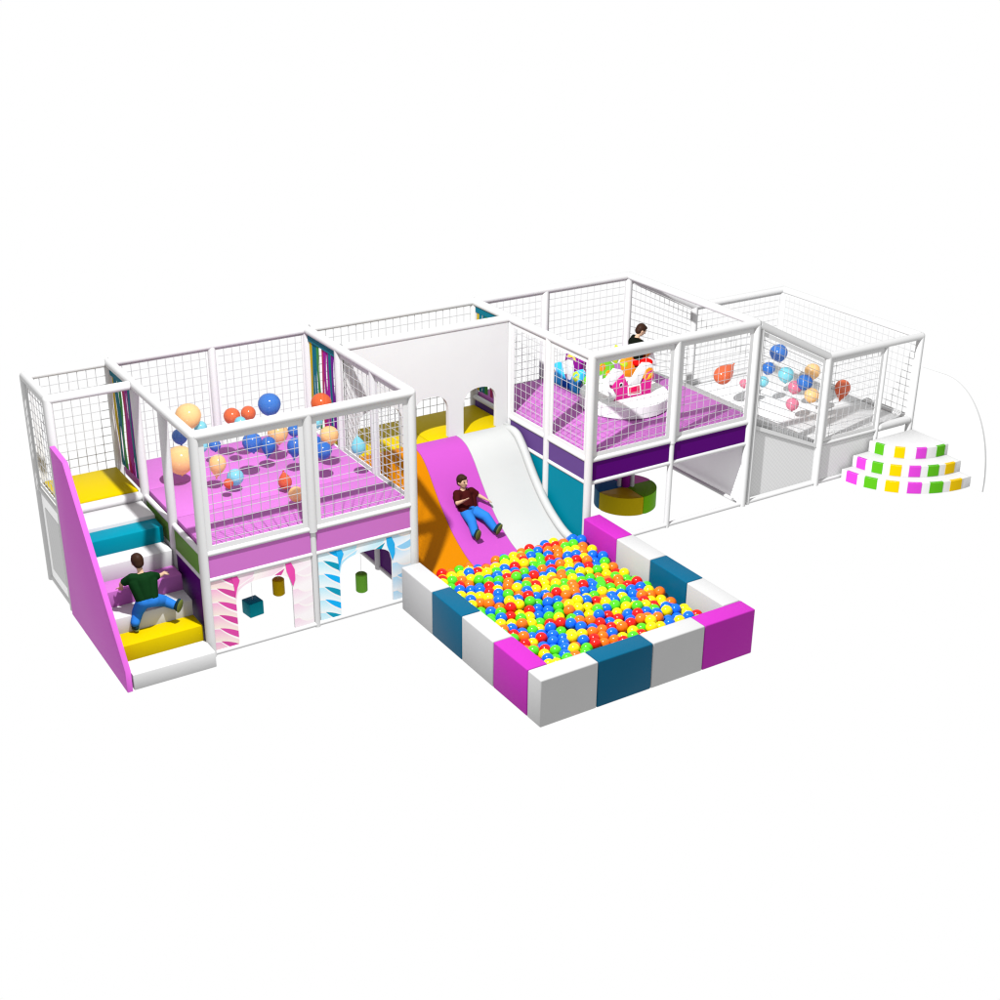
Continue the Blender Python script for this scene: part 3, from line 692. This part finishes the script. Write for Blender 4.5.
BL = [(0.66,2.01,1.92,.148,'peach','r','large peach balloon highest at the left of the balloon tower'),
(0.62,2.25,1.6,.093,'blue','r','blue balloon under the highest large peach balloon'),
(0.8,2.03,1.75,.075,'cyan','r','pale cyan balloon tucked beside the highest large peach balloon'),
(0.41,1.68,1.55,.163,'peach','r','biggest peach balloon, low beside the front left tower post'),
(0.71,1.33,1.55,.106,'peach','t','peach balloon just right of the front left tower post'),
(0.86,1.2,1.42,.095,'cyan','r','cyan balloon low at the left, with a small orange one behind it'),
(0.73,1.08,1.42,.055,'orange','r','tiny orange balloon half behind a cyan balloon'),
(1.15,1.93,1.85,.098,'orange','r','orange balloon cut by the front top rail, left of its orange neighbour'),
(1.3,1.8,1.9,.086,'orange','r','orange red balloon just left of the high dark blue balloon'),
(1.16,1.7,1.85,.068,'cyan','r','pale cyan balloon behind the top rail below two orange balloons'),
(1.52,1.69,2.0,.132,'blue','r','large dark blue balloon standing out above the front top rail'),
(0.81,2.07,1.5,.07,'cyan','r','light cyan balloon under the rail right of the front left post'),
(0.95,2.02,1.5,.07,'blue','r','small blue balloon under the rail near the front left post'),
(1.17,1.41,1.7,.113,'blue','r','blue balloon under the rail, left one of a close blue pair'),
(1.42,1.56,1.55,.098,'blue','t','blue balloon under the rail, right one of a close blue pair'),
(1.61,1.71,1.62,.122,'peach','r','peach balloon under the rail left of the middle front post'),
(1.81,1.7,1.62,.076,'blue','r','small blue balloon above a longer blue one at the middle post'),
(1.64,1.3,1.58,.103,'blue','t','long blue balloon hanging point down left of the middle post'),
(1.33,.92,1.38,.084,'orange','u','orange teardrop balloon low in front on the pink deck'),
(1.28,.51,1.38,.087,'peach','r','peach balloon lowest in front beside the orange teardrop'),
(2.03,1.21,1.68,.109,'peach','r','peach balloon right of the middle front post'),
(1.83,.96,1.62,.102,'blue','r','blue balloon below the peach one right of the middle post'),
(1.94,1.38,1.55,.075,'blue','r','blue balloon half hidden by the middle post on its right side'),
(1.96,1.37,1.8,.063,'cyan','r','faint cyan balloon under the rail right of the middle post'),
(2.1,1.54,1.95,.122,'orange','r','big orange balloon in front of the coloured strip curtain'),
(2.21,.83,1.65,.091,'cyan','u','cyan egg shaped balloon alone near the right side net'),
(8.33,1.58,1.2,.141,'orange','d','orange balloon tilted to the side, seen through the carousel tower net'),
(8.68,1.54,1.0,.064,'pink','r','pink balloon sliver left of the carousel tower corner post'),
(9.41,1.65,1.3,.13,'blue','r','highest blue balloon above the grey pen deck'),
(9.12,1.53,1.15,.093,'blue','r','dark blue balloon just below the highest blue one in the pen'),
(9.35,1.4,1.05,.115,'cyan','r','round cyan balloon in the middle of the pen'),
(8.97,1.46,1.0,.079,'cyan','r','cyan balloon half behind the carousel tower corner post'),
(9.29,1.14,.95,.1,'pink','r','pink balloon left of the lower blue balloon in the pen'),
(9.35,1.02,1.05,.114,'blue','r','lower blue balloon in the pen between pink and peach ones'),
(9.68,1.21,1.1,.115,'peach','r','upper peach balloon behind the front pen post'),
(9.36,.87,.9,.106,'peach','r','lower peach balloon beside the front pen post'),
(8.97,.84,.85,.091,'pink','r','pale pink balloon lowest in the pen'),
(9.66,.59,1.02,.12,'orange','t','orange teardrop balloon right of the front pen post')]
for b in BL: balloon(*b)

# ------------------------------------------------------------------ people
def remeshed(name, mb, m, parent, vox=.008, smooth=6):
    me = bpy.data.meshes.new('tmp'); mb.bm.to_mesh(me); mb.bm.free()
    t = bpy.data.objects.new('tmp', me); COL.objects.link(t)
    r = t.modifiers.new('r', 'REMESH'); r.mode = 'VOXEL'; r.voxel_size = vox
    s = t.modifiers.new('s', 'SMOOTH'); s.iterations = smooth; s.factor = .5
    dg = bpy.context.evaluated_depsgraph_get(); dg.update()
    nm = bpy.data.meshes.new_from_object(t.evaluated_get(dg)); nm.name = name
    bpy.data.objects.remove(t); bpy.data.meshes.remove(me)
    off = ORG[parent.name] if parent else Vector()
    for v in nm.vertices: v.co -= off
    nm.materials.clear(); nm.materials.append(m)
    nm.polygons.foreach_set('use_smooth', [True]*len(nm.polygons))
    o = bpy.data.objects.new(name, nm); COL.objects.link(o)
    if parent: o.parent = parent; ORG[o.name] = off
    return o
def V3(p): return Vector(p)
def hand(mb, wrist, dirn, palm_n, side, spread=.16, curl=.35):
    """palm, four unequal fingers and a thumb leaving the side of the palm"""
    d = dirn.normalized(); n = (palm_n - d*palm_n.dot(d)).normalized(); s = d.cross(n).normalized()*side
    W0 = V3(wrist); c = W0+d*.028
    rot = Matrix((s, d, n)).transposed()
    mb.ell(c, .026, .034, .013, 12, 8, rot)
    for k, ln in zip((-1.5,-.5,.5,1.5), (.036,.044,.047,.040)):
        b = W0+d*.05+s*(k*.0125); f = (d+s*(k*spread*.45)).normalized()
        m = b+f*ln*.55; f2 = (f+n*curl).normalized(); e = m+f2*ln*.5
        mb.capsule(b-d*.012, m, .0078, .0072, 8); mb.capsule(m, e, .0072, .006, 8)
    tb = W0+d*.018+s*.02; tm = tb+(d*.6+s*.8).normalized()*.026; te = tm+(d*.9+s*.35+n*.2).normalized()*.022
    mb.capsule(tb, tm, .0095, .0085, 8); mb.capsule(tm, te, .0085, .007, 8)
def person(label, J, shirt, trousers, face, root, shift=(0,0,0)):
    p = thing('person', label, 'person', root)
    J = {k: V3(v) if k[:4] in ('palm','sole') else V3(v)+V3(shift) for k, v in J.items()}
    up = (J['head']-J['neck']).normalized(); f = (V3(face)-up*V3(face).dot(up)).normalized(); sd = f.cross(up).normalized()
    R = Matrix((sd, f, up)).transposed(); hc = J['head']
    b = MB()                                                   # one continuous body
    b.ell(hc, .058, .069, .075, 20, 14, R); b.ell(hc+f*.014-up*.042, .043, .046, .042, 16, 10, R)
    b.capsule(hc+f*.066-up*.004, hc+f*.078-up*.02, .007, .0105, 8)     # nose
    for q in (-1,1): b.ell(hc+sd*q*.058-up*.008-f*.005, .008, .016, .022, 10, 8, R)   # ears
    b.capsule(J['neck']-up*.03, hc-up*.045, .031, .029)
    mid_s = (J['shl']+J['shr'])/2; mid_h = (J['hipl']+J['hipr'])/2
    b.capsule(mid_s-up*.02, mid_h, .07, .066)
    for q in 'lr':
        b.capsule(mid_s, J['sh'+q], .05, .036); b.capsule(J['sh'+q], J['el'+q], .034, .026); b.capsule(J['el'+q], J['ha'+q], .026, .0185)
        b.capsule(J['hip'+q], J['kn'+q], .05, .038); b.capsule(J['kn'+q], J['an'+q], .038, .027)
        d = J['ha'+q]-J['el'+q]
        hand(b, J['ha'+q], d, J.get('palm'+q, f), 1 if q == 'l' else -1)
    body = remeshed('body', b, M['skin'], p, .0062, 5)
    for q in (-1,1):
        e = MB(); e.ell(hc+f*.0615+sd*q*.024+up*.006, .0095, .006, .006, 10, 8, R); e.build('eye', M['eye_dark'], body)
        e = MB(); e.capsule(hc+f*.061+sd*q*.014+up*.021, hc+f*.057+sd*q*.036+up*.022, .004, .003, 6); e.build('eyebrow', M['hair_brown'], body)
    e = MB(); e.capsule(hc+f*.062-up*.045-sd*.012, hc+f*.062-up*.045+sd*.012, .0038, .0038, 6); e.build('mouth', M['lip_red'], body)
    h = MB()                                                   # hair cap, open at the face
    h.ell(hc-f*.012+up*.014, .065, .070, .076, 20, 14, R); h.ell(hc-f*.03-up*.02, .056, .05, .055, 16, 10, R); h.ell(hc+f*.03+up*.052, .045, .038, .026, 14, 8, R)
    remeshed('hair', h, M['hair_brown'], p, .007, 3)
    s = MB()                                                   # T-shirt with short sleeves
    s.capsule(mid_s-up*.035, (mid_s+mid_h)/2, .086, .086, 18)
    s.capsule((mid_s+mid_h)/2, mid_h+(mid_s-mid_h).normalized()*.06, .086, .086, 18)
    for q in 'lr':
        s.capsule(mid_s-up*.02, J['sh'+q], .058, .05); e_ = J['sh'+q]+(J['el'+q]-J['sh'+q])*.82
        s.tube(J['sh'+q], e_, .049, 16, .043); s.ell(J['sh'+q], .049, .049, .049, 14, 8)
        s.capsule(J['sh'+q]-up*.05, J['hip'+q]+up*.02, .056, .072)
    remeshed('t_shirt', s, M[shirt], p, .0085, 4)
    t = MB()
    t.capsule(J['hipl'], J['hipr'], .075, .075, 16); t.capsule(mid_h+up*.03, mid_h, .08, .078, 16)
    for q in 'lr':
        t.capsule(J['hip'+q], J['kn'+q], .076, .06, 16); t.capsule(J['kn'+q], J['an'+q], .06, .049, 16)
    remeshed('trousers', t, M[trousers], p, .0085, 4)
    for q in 'lr':
        if 'toe'+q not in J: continue
        a, o_ = J['an'+q], J['toe'+q]; dn = J['sole'+q].normalized(); d = (o_-a); d = (d-dn*d.dot(dn)).normalized(); x = d.cross(dn).normalized()
        RR = Matrix((x, d, -dn)).transposed(); c = a+d*.03+dn*.052
        m = MB(); m.ell(c, .037, .08, .034, 16, 10, RR); m.capsule(a, a+dn*.05, .04, .036)
        sh = remeshed('shoe', m, M['shoe_dark'], p, .008, 3)
        m = MB(); m.ell(c+dn*.026, .038, .081, .013, 16, 8, RR); m.build('sole', M['shoe_sole'], sh)
    return p
# climbing child on the foam stairs, seen from behind
person('child in dark green T-shirt and blue jeans climbing the foam stairs, seen from behind', dict(
    head=(-.535,.50,1.045), neck=(-.525,.475,.955), shl=(-.625,.45,.895), shr=(-.425,.45,.865), ell=(-.715,.53,.815), elr=(-.325,.52,.80),
    hal=(-.70,.615,.735), har=(-.255,.59,.78), hipl=(-.555,.38,.635), hipr=(-.46,.38,.625), knl=(-.60,.46,.49), anl=(-.655,.40,.405),
    knr=(-.315,.47,.535), anr=(-.235,.38,.50), toel=(-.66,.52,.34), solel=(0,0,-1), toer=(-.20,.37,.62), soler=(.35,-.9,-.2), palml=(0,.3,-1), palmr=(0,.3,-1)),
    'shirt_green', 'jeans', (0,1,-.1), (-.69,.28,.37), (-.037,-.125,.07))
# child sliding down the magenta lane
person('child in maroon T-shirt and blue jeans sitting on the magenta slide lane, legs forward', dict(
    head=(3.655,.955,.835), neck=(3.66,.955,.745), shl=(3.79,.965,.67), shr=(3.57,.945,.69), ell=(3.87,.93,.605), elr=(3.535,.87,.60),
    hal=(3.94,.885,.56), har=(3.565,.79,.655), hipl=(3.745,.875,.46), hipr=(3.65,.865,.46), knl=(3.835,.70,.42), anl=(3.88,.57,.305),
    knr=(3.63,.69,.40), anr=(3.60,.57,.30), toel=(3.92,.55,.42), solel=(.1,-1,-.25), toer=(3.60,.55,.42), soler=(0,-1,-.25), palml=(0,-.2,-1), palmr=(0,.4,1)),
    'shirt_maroon', 'jeans', (.25,-1,-.05), (3.7,.86,.37))
# child riding on the carousel
person('child in a black T-shirt and red trousers riding the orange carousel animal', dict(
    head=(6.91,1.72,2.03), neck=(6.86,1.73,1.945), shl=(6.88,1.83,1.89), shr=(6.84,1.62,1.88), ell=(6.95,1.86,1.79), elr=(6.93,1.58,1.77),
    hal=(7.03,1.80,1.75), har=(7.02,1.63,1.74), hipl=(6.83,1.77,1.62), hipr=(6.83,1.67,1.62), knl=(6.97,1.87,1.6), anl=(6.95,1.87,1.46),
    knr=(6.95,1.57,1.6), anr=(6.93,1.56,1.46), toel=(7.05,1.87,1.44), solel=(0,0,-1), toer=(7.03,1.55,1.44), soler=(0,0,-1), palml=(0,0,-1), palmr=(0,0,-1)),
    'shirt_black', 'red_cloth', (1,-.25,-.55), (6.83,1.72,1.5))

# ------------------------------------------------------------------ light, world, camera
w = bpy.data.worlds.new('World'); SC.world = w; w.use_nodes = True
bg = w.node_tree.nodes['Background']; bg.inputs[0].default_value = (1,1,1,1); bg.inputs[1].default_value = AMB
L = bpy.data.lights.new('key_lamp', 'POINT'); L.shadow_soft_size = .09; L.use_nodes = True; L.energy = 1.0
nt = L.node_tree; em = nt.nodes['Emission']; fo = nt.nodes.new('ShaderNodeLightFalloff')
fo.inputs['Strength'].default_value = KEY*4*PI; nt.links.new(fo.outputs['Constant'], em.inputs['Strength'])
lo = bpy.data.objects.new('key_lamp', L); COL.objects.link(lo); lo.location = (.6,-1.75,6.85)

cam = bpy.data.cameras.new('camera'); cam.sensor_width = 36; cam.lens = 1365.133/1000*36; cam.clip_end = 300
co = bpy.data.objects.new('camera', cam); COL.objects.link(co)
yaw, pit, rol = .567, .425, .009
cy, sy, cp, sn = math.cos(yaw), math.sin(yaw), math.cos(pit), math.sin(pit)
fw = Vector((sy*cp, cy*cp, -sn)); rt = Vector((cy,-sy,0)); upv = rt.cross(fw)
c_, s_ = math.cos(rol), math.sin(rol)
rt, upv = c_*rt+s_*upv, -s_*rt+c_*upv
co.matrix_world = Matrix(((rt.x,upv.x,-fw.x,CAM.x),(rt.y,upv.y,-fw.y,CAM.y),(rt.z,upv.z,-fw.z,CAM.z),(0,0,0,1)))
SC.camera = co
SC.view_settings.view_transform = 'Standard'; SC.view_settings.look = 'None'; SC.view_settings.exposure = 0; SC.view_settings.gamma = 1
SC.view_settings.use_curve_mapping = False
SC.cycles.use_denoising = True; SC.cycles.max_bounces = 6; SC.cycles.diffuse_bounces = 4
SC.cycles.filter_width = 1.3
